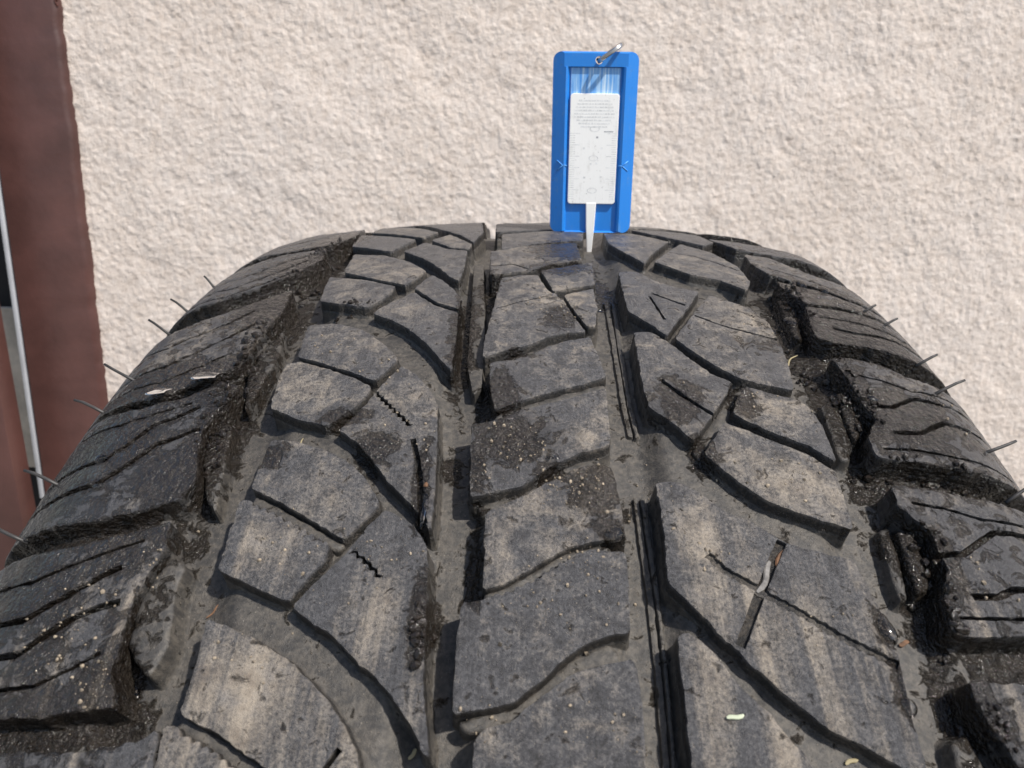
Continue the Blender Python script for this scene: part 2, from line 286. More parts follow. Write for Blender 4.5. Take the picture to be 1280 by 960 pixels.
('sl',0.0,1.0,[(-114.0,191.0),(-91.3,191.6),(-83.2,191.0),(-76.4,189.1),(-67.3,186.7),(-66.7,192.6),(-67.7,197.4),(-68.6,201.9),(-68.1,209.0),(-67.8,214.7),(-65.0,220.3),(-75.2,221.5),(-114.0,222.4)],[([(-114.0,207.0),(-87.1,205.3),(-83.7,202.9),(-79.3,199.8),(-75.9,197.4),(-73.2,196.0)],1.3,0,2.6),([(-114.0,214.6),(-85.4,211.4),(-81.3,208.0),(-77.7,205.1),(-73.4,203.4),(-70.8,202.8)],1.5,0,3),([(-114.0,198.1),(-89.4,197.9),(-82.9,195.0),(-76.5,192.5),(-71.1,190.6)],0.7,0,1.4),([(-114.0,219.3),(-80.0,216.8),(-74.5,214.0),(-70.7,211.6)],0.8,0,1.5)]),
('sl',0.0,1.0,[(-114.0,151.0),(-88.0,153.9),(-77.8,151.4),(-70.0,146.4),(-66.5,148.6),(-67.5,154.9),(-69.7,161.2),(-68.7,168.3),(-66.1,177.1),(-68.0,181.7),(-76.1,184.1),(-84.1,185.6),(-114.0,185.6)],[([(-114.0,171.5),(-88.3,169.4),(-84.7,165.5),(-81.6,160.3),(-77.1,158.0),(-72.8,155.1)],1.2,0,2.6),([(-114.0,179.6),(-86.8,176.2),(-82.1,171.4),(-78.3,166.2),(-73.9,164.3),(-70.3,162.3)],1.4,0,3.0),([(-114.0,156.8),(-89.7,158.7),(-81.6,155.9),(-75.2,153.5)],0.7,0,1.5)]),
('sl',0.0,1.0,[(-114.0,117.3),(-91.8,116.9),(-85.4,114.6),(-75.2,107.3),(-67.3,100.4),(-65.9,115.2),(-67.5,127.7),(-68.7,139.0),(-70.4,142.0),(-77.8,146.5),(-85.5,150.9),(-114.0,148.7)],[([(-114.0,120.5),(-91.5,127.9),(-84.5,123.6),(-78.1,118.2),(-73.9,112.6)],0.9,0,2.2),([(-114.0,137.8),(-88.1,137.8),(-82.1,132.6),(-76.1,126.9),(-70.7,120.1)],1.1,0,2.4),([(-114.0,144.4),(-86.2,144.5),(-78.6,139.4),(-72.6,134.3)],0.7,0,1.5)]),
('sl',0.0,1.0,[(-114.0,76.8),(-92.7,71.3),(-82.3,62.4),(-68.3,57.5),(-65.7,73.5),(-69.7,86.1),(-78.9,96.1),(-87.8,103.5),(-114.0,99.4)],[([(-114.0,81.5),(-87.3,85.6),(-78.7,74.1),(-69.2,64.1)],0.7,0,1.8),([(-114.0,88.9),(-86.6,94.1),(-77.7,85.0),(-70.2,72.8)],0.8,0,1.8),([(-114.0,95.6),(-86.5,100.8),(-77.7,92.7),(-70.9,83.5)],0.7,0,1.5)]),
('sl',0.0,1.0,[(-114.0,42.9),(-86.1,31.7),(-84.4,5.3),(-68.7,4.1),(-67.1,2.8),(-62.9,38.5),(-67.7,52.5),(-81.3,57.0),(-114.0,59.7)],[([(-114.0,60.4),(-82.7,43.0),(-71.2,20.3)],0.6,0,1.6)]),
('sr',0.0,1.0,[(68.2,215.2),(71.8,215.3),(77.2,215.3),(114.0,215.6),(114.0,235.8),(70.4,235.9),(71.3,227.7),(70.0,224.9),(68.6,221.4),(67.6,218.1)],[]),
('sr',0.0,1.0,[(68.5,176.5),(76.0,176.9),(84.0,178.2),(114.0,179.2),(114.0,205.0),(81.0,207.1),(70.8,207.8),(68.6,207.3),(69.6,200.6),(72.1,195.8),(72.7,193.0),(72.0,191.2),(72.4,187.9),(71.0,185.2),(68.4,181.8)],[([(71.5,192.4),(76.9,191.7),(80.5,189.3),(85.0,186.4),(88.6,186.0),(114.0,184.3)],1.3,0,2.6),([(74.8,200.4),(79.9,200.0),(83.4,198.4),(114.0,196.2)],1.4,0,2.2),([(71.2,180.7),(77.3,181.5),(84.5,183.5),(114.0,182.3)],0.7,0,1.4),([(70.7,204.5),(76.6,204.3),(114.0,202.4)],0.7,0,1.4)]),
('sr',0.0,1.0,[(70.2,135.0),(75.3,134.4),(81.7,135.9),(87.0,140.0),(114.0,140.4),(114.0,170.0),(87.2,170.6),(81.0,169.8),(74.7,169.7),(68.4,169.1),(68.7,164.0),(72.5,157.1),(71.2,151.6),(71.2,144.3)],[([(72.5,152.5),(77.9,152.8),(84.1,148.9),(88.0,148.8),(114.0,147.2)],1.2,0,2.4),([(74.9,161.3),(81.4,160.6),(88.6,156.1),(93.0,155.7),(114.0,155.5)],1.3,0,2.4),([(72.4,141.0),(79.1,142.6),(85.5,145.7),(114.0,142.9)],0.7,0,1.5),([(70.8,166.5),(78.7,166.2),(87.0,167.3),(114.0,167.4)],0.7,0,1.4)]),
('sr',0.0,1.0,[(72.6,107.7),(79.9,107.2),(88.4,108.7),(114.0,109.3),(114.0,129.4),(88.6,129.3),(80.8,127.7),(73.2,127.5),(69.5,125.1),(70.4,117.3)],[([(76.0,119.5),(81.7,121.1),(87.8,120.9),(114.0,122.9)],1.2,0,2.6),([(74.4,113.6),(81.8,114.0),(87.8,115.7),(114.0,117.8)],0.7,0,1.5)]),
('sr',0.0,1.0,[(69.3,90.5),(74.7,92.1),(82.4,95.1),(87.3,99.7),(114.0,105.7),(114.0,105.6),(89.2,106.7),(80.5,105.4),(73.4,105.4),(70.6,97.7)],[]),
('sr',0.0,1.0,[(67.4,62.4),(75.1,62.9),(80.1,73.2),(86.2,81.1),(114.0,87.2),(114.0,100.0),(88.2,97.4),(83.2,93.0),(76.0,89.0),(69.0,83.5),(66.6,74.7)],[([(70.8,77.3),(78.7,83.6),(86.0,90.5)],0.6,0,2)]),
('sr',0.0,1.0,[(61.0,38.7),(71.0,38.7),(114.0,56.8),(114.0,65.5),(75.1,58.3),(66.9,54.2)],[]),
('ridge',-5.7,0.5,[(19.1,100.9),(20.3,99.6),(20.0,131.8),(20.0,153.7),(20.4,161.9),(19.5,161.5),(18.9,151.0),(18.9,128.1)],[]),
('ridge',-5.3,0.5,[(21.1,100.7),(22.1,99.4),(21.2,131.7),(21.1,150.9),(21.6,161.8),(20.9,162.4),(20.2,151.5),(20.2,129.9)],[]),
('ridge',-5.7,0.5,[(18.8,178.5),(19.6,178.4),(19.8,189.7),(20.1,199.2),(20.1,210.3),(19.9,222.4),(19.5,232.9),(18.6,232.9),(18.9,222.4),(19.1,210.4),(19.1,200.0),(18.9,190.5)],[]),
('ridge',-5.3,0.5,[(20.1,178.8),(20.8,178.8),(21.0,189.6),(21.2,199.5),(21.1,210.3),(20.8,222.4),(20.4,232.8),(19.9,232.8),(20.2,222.4),(20.5,211.0),(20.5,200.4),(20.2,191.0)],[]),
('bar',-3.6,1.6,[(64.9,185.0),(67.0,184.3),(66.6,191.3),(65.3,199.4),(63.8,200.5),(63.8,194.8)],[]),
('bar',-2.6,1.6,[(67.8,185.5),(70.6,186.3),(70.6,191.9),(69.5,197.6),(66.8,199.3),(67.1,193.8)],[]),
('bar',-3.6,1.4,[(64.1,150.1),(68.4,146.0),(67.1,162.3),(64.5,167.7),(62.9,167.4)],[]),
('bar',-2.6,1.4,[(69.0,145.3),(70.9,146.2),(70.8,154.7),(69.6,159.0),(67.3,162.7),(67.5,155.9)],[]),
('bar',-3.0,1.4,[(68.7,97.1),(71.4,97.5),(69.1,115.8),(68.0,122.2),(66.3,120.8)],[]),
('bar',-3.2,1.8,[(63.8,223.5),(66.4,222.5),(67.4,225.6),(67.9,230.5),(64.8,232.1),(63.4,227.9)],[]),
('bar',-1.7,1.2,[(-68.5,202.2),(-67.3,196.9),(-65.3,193.5),(-62.5,195.6),(-62.8,199.9),(-60.7,209.9),(-62.0,215.3),(-64.9,213.2),(-67.8,209.7)],[]),
('bar',-2.6,0.8,[(-69.5,161.7),(-68.1,157.5),(-65.3,159.1),(-63.7,168.8),(-61.4,182.9),(-64.3,179.6),(-68.3,169.5)],[]),
('bar',-2.8,0.7,[(-67.8,140.1),(-66.9,128.6),(-64.9,119.9),(-62.4,132.2),(-63.3,148.4),(-64.3,153.9)],[]),
('tie',-2.6,0.6,[(-11.8,184.0),(-8.1,182.0),(-3.6,181.4),(0.6,177.9),(3.0,175.5),(7.5,172.5),(12.2,171.3),(12.3,174.3),(6.8,175.8),(1.0,179.8),(-2.3,182.1),(-6.2,184.4),(-9.9,186.0)],[]),
('tie',-2.4,0.6,[(-12.3,222.4),(-8.8,221.3),(-4.0,220.4),(0.3,217.0),(5.0,212.9),(11.5,209.9),(12.8,211.5),(12.6,213.3),(5.7,215.1),(3.2,217.0),(-1.7,220.5),(-4.0,222.4),(-8.0,223.8),(-11.0,224.0)],[]),
('tie',-1.3,0.3,[(-9.2,202.2),(-5.4,200.9),(-0.3,197.6),(4.9,194.1),(10.8,192.6),(12.8,193.2),(12.7,194.6),(8.6,194.1),(6.1,195.7),(2.3,197.9),(-1.1,200.5),(-5.3,202.4),(-9.1,203.5)],[]),
('tie',-1.4,0.3,[(-8.9,160.6),(-3.6,157.6),(1.5,155.1),(11.0,151.1),(15.0,149.2),(14.8,151.8),(7.0,155.8),(3.1,157.5),(-3.6,160.1),(-8.8,163.0)],[]),
('tie',-2.0,0.3,[(-10.1,141.8),(-7.1,139.2),(-2.4,137.2),(2.7,133.3),(11.9,130.8),(12.6,132.2),(6.8,134.3),(2.3,137.2),(-2.4,140.9),(-9.5,143.4)],[]),
('tie',-2.2,0.2,[(-41.6,203.9),(-39.0,199.5),(-36.6,195.8),(-28.9,185.7),(-28.0,185.9),(-30.9,190.5),(-33.6,195.4),(-37.5,200.3),(-40.5,204.7)],[]),
('tie',-3.0,0.2,[(31.8,132.3),(38.2,117.9),(44.2,105.2),(46.3,106.4),(39.5,119.5),(33.3,131.4)],[]),
('tie',-2.5,0.3,[(31.3,168.3),(35.1,162.2),(39.7,155.0),(43.3,148.9),(45.3,149.5),(42.6,154.8),(40.6,159.4),(38.5,162.2),(35.6,166.9),(32.4,171.3)],[]),
('ridge',-3.4,0.8,[(-18.5,78.0),(-15.7,76.4),(-12.8,124.9),(-12.3,148.8),(-14.1,151.1),(-16.1,139.5),(-16.8,116.2)],[]),
('tie',-1.5,0.2,[(-53.5,180.3),(-45.9,185.0),(-40.7,188.2),(-34.1,192.5),(-35.6,193.7),(-40.0,191.8),(-44.9,188.9),(-54.8,183.3)],[]),
('tie',-1.8,0.2,[(-54.0,221.5),(-47.7,224.4),(-41.0,228.2),(-37.4,230.1),(-38.4,233.6),(-44.6,229.3),(-51.7,225.3),(-55.7,223.3)],[]),
]
WET = [(-5.1,168.6,7.1,6.0,1.0),(10.7,181.9,4.8,5.4,1.0),(-8.8,153.1,4.3,5.8,1.0),(5.9,122.8,4.0,6.0,1.0),(30.3,155.8,4.9,6.6,1.0),(8.9,72.4,8.7,10.5,1.0),(-22.0,179.2,1.5,9.1,1.0),(-19.2,206.7,1.8,7.8,1.0),(-90.3,165.4,11.6,7.6,1.0),(-71.7,174.6,5.9,5.8,1.0),(-101.3,174.2,12.2,8.9,1.0),(-84.2,188.8,14.3,2.5,1.0),(-90.2,199.6,6.7,6.4,1.0),(-75.6,194.5,4.6,3.3,1.0),(-68.2,216.1,2.7,6.0,1.0),(-80.8,209.2,2.0,8.0,1.0),(-77.6,221.9,11.8,3.5,1.0),(-81.1,142.9,12.0,5.2,1.0),(-86.7,148.0,12.0,4.4,1.0),(-69.1,144.7,5.8,7.6,1.0),(-67.1,161.4,3.6,9.6,1.0),(-68.9,77.7,8.0,10.2,1.0),(-65.5,44.4,7.8,16.0,1.0),(-69.3,112.2,6.8,9.6,1.0),(71.2,106.5,4.4,12.8,1.0),(69.4,145.8,5.0,6.1,1.0),(79.7,130.6,23.9,3.9,1.0),(77.8,119.1,17.0,3.7,1.0),(84.0,173.7,15.5,3.1,1.0),(72.4,193.4,1.9,5.7,1.0),(68.4,205.8,1.7,5.5,1.0),(68.5,219.9,2.7,4.7,1.0),(75.3,93.8,10.9,4.1,1.0),(57.3,207.0,1.5,2.7,1.0),(56.9,207.3,2.1,3.3,1.0),(56.6,219.6,1.7,2.3,1.0),(56.6,216.3,1.5,3.2,1.0),(13.4,191.0,2.4,2.3,1.0),(7.0,91.1,6.9,5.3,1.0),(20.1,96.5,2.3,11.5,1.0),(-17.8,124.8,2.8,21.0,1.0),(-11.3,171.2,1.5,11.9,1.0),(-11.3,196.6,1.5,8.8,1.0),(32.9,170.0,2.3,4.3,1.0),(44.3,154.6,2.5,6.3,1.0),(74.8,115.3,15.3,13.5,1.0),(77.6,155.8,12.4,8.0,1.0),(-17.6,171.1,2.2,3.0,1.0),(2.7,177.3,3.3,2.3,1.0),(-6.9,158.3,3.3,2.0,1.0),(-4.7,139.6,2.9,1.9,1.0),(-13.0,100.8,2.6,6.7,1.0),(12.4,189.9,2.6,2.3,1.0),(-52.3,171.8,2.9,3.0,1.0),(-40.0,161.1,5.1,2.5,1.0),(68.4,192.0,3.1,6.6,1.0),(-31.8,170.7,4.0,4.2,1.0)]
DUST = [(-26.2,208.0,5.2,8.9,1.0),(-45.8,217.9,7.5,6.9,0.8),(-46.9,192.7,7.2,6.4,1.0),(-51.2,149.7,9.1,7.0,0.9),(6.3,111.4,8.4,11.4,0.8),(54.6,119.7,11.0,10.5,0.9),(48.4,159.4,10.6,6.2,1.0),(48.2,179.2,9.6,6.6,1.0),(29.1,192.7,5.7,7.8,0.7),(5.2,142.6,7.2,6.0,0.5),(-34.3,119.6,10.2,8.3,0.5),(27.1,141.5,4.6,7.6,0.5),(42.5,207.0,5.4,6.6,0.6),(33.0,201.7,5.5,5.6,0.6),(-19.3,151.5,5.2,6.7,0.6),(10.7,170.9,3.1,8.2,0.6),(20.1,170.6,8.0,8.2,0.5),(40.8,177.8,12.7,7.6,0.4),(-43.5,134.5,9.6,6.9,0.5),(55.4,158.7,5.4,5.1,0.9),(39.1,90.4,7.2,6.7,0.6),(-43.1,91.6,11.7,6.6,0.3)]
HAIRS = [(-98.6,-74.5,318.0,-101.6,-73.8,321.4),(-100.3,-90.2,312.5,-105.0,-89.4,315.9),(-97.4,-108.5,308.9,-102.5,-107.7,312.4),(-96.7,-129.6,301.1,-103.4,-128.8,304.6),(-100.1,-137.5,294.9,-106.6,-136.9,297.7),(-98.9,-158.6,285.2,-105.5,-158.0,288.0),(-99.4,-169.9,278.1,-104.5,-169.4,280.5),(89.5,-101.4,315.3,92.7,-101.0,317.2),(93.4,-105.8,312.2,96.9,-105.3,314.1),(94.9,-122.8,305.1,99.2,-122.3,307.4),(92.4,-136.2,300.7,98.9,-135.5,303.8),(96.8,-150.4,291.2,103.0,-149.9,293.6),(94.4,-163.6,285.6,98.8,-163.0,288.5)]
DROPS = [(57.0,207.2,1.52,2.73,0.9),(56.5,219.6,1.16,1.88,0.9),(56.5,216.5,0.46,2.67,0.5),(13.4,191.0,1.84,1.81,1.1),(-20.6,185.5,0.73,4.18,0.5),(-74.8,143.6,5.15,2.91,0.5),(-84.1,148.2,3.59,2.17,0.5),(-66.8,216.4,1.2,2.71,0.6),(-67.4,94.3,1.24,5.28,0.8),(4.2,112.0,1.67,2.41,0.5),(82.9,92.4,1.65,2.89,0.7),(77.3,89.1,1.64,3.02,0.7),(76.0,106.7,2.48,2.26,0.6),(74.2,150.3,1.37,1.49,0.7),(64.5,110.7,2.1,3.59,0.7),(68.4,111.3,1.88,3.59,0.7),(67.4,217.8,0.8,1.1,0.8),(-20.8,101.6,1.31,6.61,0.5),(-5.1,160.6,2.64,1.23,0.4),(68.0,152.3,1.91,2.56,0.8),(-89.6,168.6,1.51,1.3,0.6),(-86.1,176.9,1.08,0.87,0.6),(2.8,173.6,1.86,1.03,0.5)]
GRIT = [(-5.0,171.2,7.8,7.2,120),(7.1,181.1,7.5,5.5,160),(8.5,196.4,8.2,6.0,70),(2.2,205.3,7.8,5.4,50),(-28.0,164.1,9.8,8.9,40),(-49.4,133.9,11.7,8.6,60),(-34.2,145.0,7.2,5.9,30),(-77.1,207.9,8.5,8.0,70),(-69.1,217.4,4.0,4.8,40),(-68.6,193.3,4.5,6.5,25),(47.1,177.3,9.7,5.8,40),(49.7,154.1,11.0,7.9,40),(28.8,194.3,5.7,6.2,40),(3.9,120.7,10.0,11.9,40),(-8.7,222.7,4.7,4.3,20),(21.8,182.5,3.0,10.4,25),(-45.1,194.4,8.5,6.2,50),(-46.5,215.4,7.6,7.1,40),(78.7,196.1,6.3,6.3,40),(45.2,206.9,8.2,7.9,30),(20.1,170.6,9.6,8.2,30),(-27.9,196.4,6.9,8.8,40),(52.5,120.1,10.9,10.4,30),(10.2,222.5,7.1,5.4,30),(96.5,150.0,8.7,10.9,20)]
CRUMB = [(-67.7,158.9,2.5,7.5,70),(-66.7,127.8,3.8,8.4,60),(-68.8,140.0,3.0,5.0,30),(-68.0,89.4,4.6,9.7,40),(71.7,151.2,3.1,4.0,50),(69.2,137.9,3.1,4.1,40),(71.0,196.7,1.5,4.7,60),(69.1,205.0,1.5,3.5,60),(69.1,221.6,2.4,2.8,60),(70.4,109.3,2.9,8.2,40),(-18.7,208.1,1.5,4.6,70),(70.5,186.7,2.6,2.2,25),(-66.5,51.7,6.7,11.4,30),(-47.8,113.5,6.4,2.9,25),(-65.3,172.0,1.5,5.3,25),(81.9,170.7,10.3,1.5,70),(64.8,133.5,2.9,5.1,50),(71.5,155.4,2.7,3.3,60),(69.7,148.7,2.7,4.2,50),(70.4,98.4,4.1,8.5,60),(72.2,169.7,7.1,1.5,40),(71.8,189.2,2.2,2.1,40),(-67.0,60.6,5.8,7.3,40),(-69.0,147.7,3.8,3.0,50)]
DROP_LABELS = ['large clear water drop at the lower right block corner', 'rounded water drop lowest on the right, end of a thin trail', 'thin water trail above the lowest right drop', 'round glinting water drop at the right end of a centre sipe', 'long narrow water bead in the slot beside the centre groove', 'white shining puddle in the left shoulder groove', 'smaller bright puddle left of the white one on the left shoulder', 'long pale water streak at the lower left shoulder', 'bright drop at the inner tip of an upper left lug', 'small drop in the diagonal sipe of the centre row', 'right one of two beads on the far right shoulder', 'left one of two beads on the far right shoulder', 'flat drop on the right shoulder below the two beads', 'drop at the inner edge of the middle right shoulder lug', 'left one of two wet blobs in the right shoulder groove', 'right one of two wet blobs in the right shoulder groove', 'drop on the dark edge of the lowest right lug', 'pale wet film beside the upper centre groove', 'pale blue water film in the sipe under the middle centre block', 'wet blob below the middle right shoulder lug edge', 'tiny sparkling drop on the upper sipe of the left lug', 'tiny sparkling drop on the lower sipe of the left lug', 'pale film at the back edge of a centre cross groove']
LITTER = [('stem_piece', 29.1, 221.9, -0.23, 2.7, 0.32, 'M_PALE', 'pale green cut stem lying on the lower right block', 'stem'), ('straw_piece', 46.7, 226.9, -0.36, 2.2, 0.3, 'M_STRAW', 'short pale straw in the lower right cross groove', 'straw'), ('straw_piece', -19.2, 226.0, -0.9, 1.8, 0.32, 'M_STRAW', 'yellowish straw chip in the lower left curved groove', 'straw'), ('straw_piece', 64.4, 127.6, -0.93, 7.9, 0.2, 'M_STRAW', 'yellow straw bit in the upper right shoulder groove', 'straw'), ('twig_piece', -57.2, 202.2, -1.03, 2.9, 0.16, 'M_TWIG', 'thin twig lying in the left shoulder groove', 'twig'), ('bark_crumb', 63.2, 206.8, -0.32, 2.2, 0.38, 'M_TWIG', 'brown bark crumb at the mouth of the lower right cross groove', 'bark'), ('straw_piece', -49.1, 166.1, 1.87, 4.1, 0.13, 'M_STRAW', 'hair-thin straw across the left cross groove', 'straw'), ('pebble', -20.8, 180.8, 0.17, 0.6, 0.55, 'M_TWIG', 'tiny orange pebble in the slot beside the centre groove', 'pebble'), ('bark_sliver', 38.8, 198.4, 2.14, 7.0, 0.5, 'M_SLIVER', 'grey sliver stuck in the short slot of the lower right block', 'bark', 0.1, -1.25), ('bark_sliver', 42.7, 194.4, 2.16, 5.2, 0.55, 'M_TWIG', 'brown sliver stuck at the top of the short slot', 'bark', 0.1, -1.3)]

# ------------------------------------------------------------------ setting
def build_wall():
    fx = np.arange(-.436, .545, .00155); xs = np.concatenate([fx, np.linspace(.56, 1.5, 8)])
    fz = np.arange(.05, .56, .00155); zs = np.concatenate([np.linspace(-.338, .04, 6), fz, np.linspace(.58, 1.2, 6)])
    X, Z = np.meshgrid(xs, zs)
    u = X*1000; v = Z*1000
    def grains(u, v, cell, seed):          # thrown grit: a bed of irregular rounded stones
        x = u/cell; y = v/cell; xi = np.floor(x).astype(int); yi = np.floor(y).astype(int); out = np.zeros_like(u)
        for dx in (-1, 0, 1):
            for dy in (-1, 0, 1):
                cx = xi+dx; cy = yi+dy
                jx = _lat[(cx+seed) & 255, cy & 255]; jy = _lat[cx & 255, (cy+seed*3) & 255]; jr = _lat[(cx+7*seed) & 255, (cy+91) & 255]
                an = jr*6.3; ex = x-cx-jx; ey = y-cy-jy
                e1 = ex*np.cos(an)+ey*np.sin(an); e2 = (-ex*np.sin(an)+ey*np.cos(an))*(1.0+.7*jx)
                out = np.maximum(out, (.35+.75*jy)*np.sqrt(np.clip(1-(e1*e1+e2*e2)/(.35+.35*jr)**2, 0, 1)))
        return out
    u, v = u*.82-v*.57, u*.57+v*.82        # no grain along the wall's own axes
    wx = vnoise(u/7+3, v/7)*1.6; wz = vnoise(u/7, v/7+40)*1.6
    h = 1.0*grains(u+wx, v+wz, 4.6, 5)+.95*grains(u+wx*.5, v+wz*.5, 2.9, 23)+.35*vnoise(u/2.3+7, v/2.1+80)
    h += 1.6*vnoise(u/55, v/48+11)+.9*vnoise(u/15+90, v/14)
    h = h*np.clip((X+2)*0+1-np.clip((.05-Z)/.03, 0, 1), 0, 1)*(1-np.clip((X-.545)/.02, 0, 1))*(1-np.clip((Z-.56)/.02, 0, 1))
    Y = .352 - h*MM*.60
    V = np.stack([X, Y, Z], -1).reshape(-1, 3)
    nx = len(xs); nz = len(zs)
    i = np.arange(nz-1)[:, None]*nx+np.arange(nx-1)[None, :]
    Fc = np.stack([i, i+1, i+nx+1, i+nx], -1).reshape(-1, 4)
    me = bpy.data.meshes.new('wall'); me.vertices.add(len(V)); me.vertices.foreach_set('co', V.ravel())
    me.loops.add(Fc.size); me.loops.foreach_set('vertex_index', Fc.ravel().astype(np.int32))
    me.polygons.add(len(Fc)); me.polygons.foreach_set('loop_start', np.arange(0, Fc.size, 4, dtype=np.int32))
    me.polygons.foreach_set('use_smooth', np.ones(len(Fc), dtype=bool))
    me.update(calc_edges=True); me.validate(); me.materials.append(M_WALL)
    o = bpy.data.objects.new('roughcast_wall', me); COL.objects.link(o)
    tag(o, 'cream roughcast rendered wall behind the tyre', 'wall')
build_wall()
g = bm_obj('ground', box_bm(-30, 30, -30, 30, -.40, -.3375), M_GROUND, smooth=False); tag(g, kind='structure')
def build_post():
    p = empty('door_post', (-.416, .3485, -.3375)); tag(p, 'maroon painted upright post at the left edge of the wall', 'post')
    # main upright with a ragged right edge where the render meets the paint
    zs = np.arange(0, 1.30, .006); V = []; Fc = []
    for z in zs:
        e = .0327+.0007*vnoise(np.array(z*60), np.array(2.))+.0009*vnoise(np.array(z*230), np.array(7.))
        sec = [(-.0335, .03), (-.0335, -.002), (-.031, -.0055), (float(e)-.004, -.0055), (float(e), -.002), (float(e)+.001, .03)]
        V += [(x, y, z) for x, y in sec]
    n = 6
    for r in range(len(zs)-1):
        for c in range(n-1): Fc.append((r*n+c, r*n+c+1, (r+1)*n+c+1, (r+1)*n+c))
    mesh_obj('upright', V, Fc, M_MAROON, p, sharp=50)
    # rust and filler clinging along the right edge
    V = []; Fc = []
    for z in np.arange(.25, .95, .0016):
        if vnoise(np.array(z*22), np.array(4.)) < .05: continue
        r = .0007+.0011*random.random(); c = np.array([.0325+random.uniform(-.0012, .0012), -.0042+random.uniform(-.0005, .002), z])
        b0 = len(V)
        for q in ((1, 0, 0), (-1, 0, 0), (0, 1, 0), (0, -1, 0), (0, 0, 1), (0, 0, -1)):
            V.append(c+np.array(q)*r*np.array([random.uniform(.6, 1.3), .8, random.uniform(.8, 1.8)]))
        for f in ((0, 2, 4), (2, 1, 4), (1, 3, 4), (3, 0, 4), (2, 0, 5), (1, 2, 5), (3, 1, 5), (0, 3, 5)): Fc.append(tuple(b0+i for i in f))
    o = mesh_obj('rust_crust', V, Fc, M_RUST, p); tag(o, kind='stuff')
    s = bm_obj('trim_strip', box_bm(-.0372, -.0337, -.0056, .03, .42, 1.3, .0006), M_STRIP, p)
    # neighbours on the far left
    q = bm_obj('maroon_board', box_bm(-.022, .022, -.01, .01, 0, .95, .002), M_MAROON)
    q.location = (-.4430, .30, -.3375); q.rotation_euler = (0, math.radians(-1.7), 0); tag(q, 'narrow maroon board in the bottom left corner left of the post', 'board')
    bb = bm_obj('weathered_board', box_bm(-.05, .05, -.006, .006, .0, .155, .001), M_BOARD)
    bb.location = (-.505, .385, -.3375+.4375); tag(bb, 'pale weathered board seen in the slot left of the maroon post', 'board')
    dd = bm_obj('slot_shade_panel', box_bm(-.14, .045, -.004, .004, 0, 1.3), M_DARK, smooth=False); dd.location = (-.50, .42, -.3375); tag(dd, 'near-black panel standing in for the shade deep inside the slot left of the maroon post', 'panel')  # the slot's darkness is put in as a near-black panel
build_post()

# ------------------------------------------------------------------ tyre surface
R = 338.; RCROWN = 635.4; XSH = 84.18; RSH = 31.1
PS0 = math.asin(XSH/RCROWN); A0 = RCROWN*PS0
DEPTH = 6.6
def surf(a, v, h):                       # lateral arc, rolling arc, height above the tread face (mm) -> metres
    a = np.asarray(a, float); v = np.asarray(v, float); h = np.asarray(h, float)
    s = np.sign(a); b = np.abs(a); inn = b <= A0
    ps = np.where(inn, b/RCROWN, PS0+(b-A0)/RSH)
    X = np.where(inn, RCROWN*np.sin(ps), XSH+RSH*(np.sin(ps)-math.sin(PS0)))
    r = np.where(inn, R-RCROWN*(1-np.cos(ps)), R-RCROWN*(1-math.cos(PS0))-RSH*(math.cos(PS0)-np.cos(ps)))
    X = X+h*np.sin(ps); r = r+h*np.cos(ps); th = v/R
    return np.stack([s*X, -r*np.sin(th), r*np.cos(th)], -1)*MM
def floor_h(a, v):                       # the ring grooves are deep, the cross grooves between blocks shallower
    a = np.asarray(a, float)
    deep = np.zeros_like(a)
    for c, hw in ((-15.5, 4.2), (18.6, 4.0), (-62.5, 6.), (63., 6.)):
        deep = np.maximum(deep, np.clip(1.5-np.abs(a-c)/hw*.75, 0, 1))
    deep = np.maximum(deep, np.clip((np.abs(a)-66)/6, 0, 1)*np.where(a > 0, .65, .35)); deep = deep*deep*(3-2*deep)
    return -3.3-(DEPTH-3.3)*deep
def blobs(a, v, L):
    m = np.zeros_like(a)
    for b in L:
        d2 = ((a-b[0])/b[2])**2+((v-b[1])/b[3])**2
        m = np.maximum(m, b[4]*np.exp(-.9*d2))
    return m
def wet_of(a, v):
    base = np.where(a < -62, .38, np.where(a > 64, .34, .15))
    return np.clip(blobs(a, v, WET)+base, 0, 1)
def attrs_of(T):
    a, v, h = T[:, 0], T[:, 1], T[:, 2]
    wl = np.where(a < 0, .55, .42)*((h < -.5) & (np.abs(a) > 56) & (np.abs(a) < 118))*((h > -3.2) | (np.abs(a) > 72))      # water lingers on the shoulder groove walls
    return {'tc': ('FLOAT_VECTOR', T), 'wet': ('FLOAT', np.clip(wet_of(a, v)+wl, 0, 1)), 'dust': ('FLOAT', blobs(a, v, DUST))}
def inside(P, poly):
    x, y = P[:, 0], P[:, 1]; res = np.zeros(len(P), bool); n = len(poly)
    for i in range(n):
        x0, y0 = poly[i]; x1, y1 = poly[(i+1) % n]
        c = (y0 > y) != (y1 > y)
        with np.errstate(divide='ignore', invalid='ignore'):
            res ^= c & (x < (x1-x0)*(y-y0)/(y1-y0)+x0)
    return res
def resample(pts, step, closed=True):
    P = np.array(pts, float); out = []
    n = len(P)
    for i in range(n if closed else n-1):
        a, b = P[i], P[(i+1) % n]; k = max(1, int(round(np.linalg.norm(b-a)/step)))
        for j in range(k): out.append(a+(b-a)*j/k)
    if not closed: out.append(P[-1])
    return np.array(out)
def normals2(P):                          # outward normals of a CCW loop
    d = np.roll(P, -1, 0)-np.roll(P, 1, 0); n = np.stack([d[:, 1], -d[:, 0]], -1)
    return n/np.maximum(1e-6, np.linalg.norm(n, axis=1))[:, None]
def area2(P):
    x, y = P[:, 0], P[:, 1]; return .5*np.sum(x*np.roll(y, -1)-np.roll(x, -1)*y)
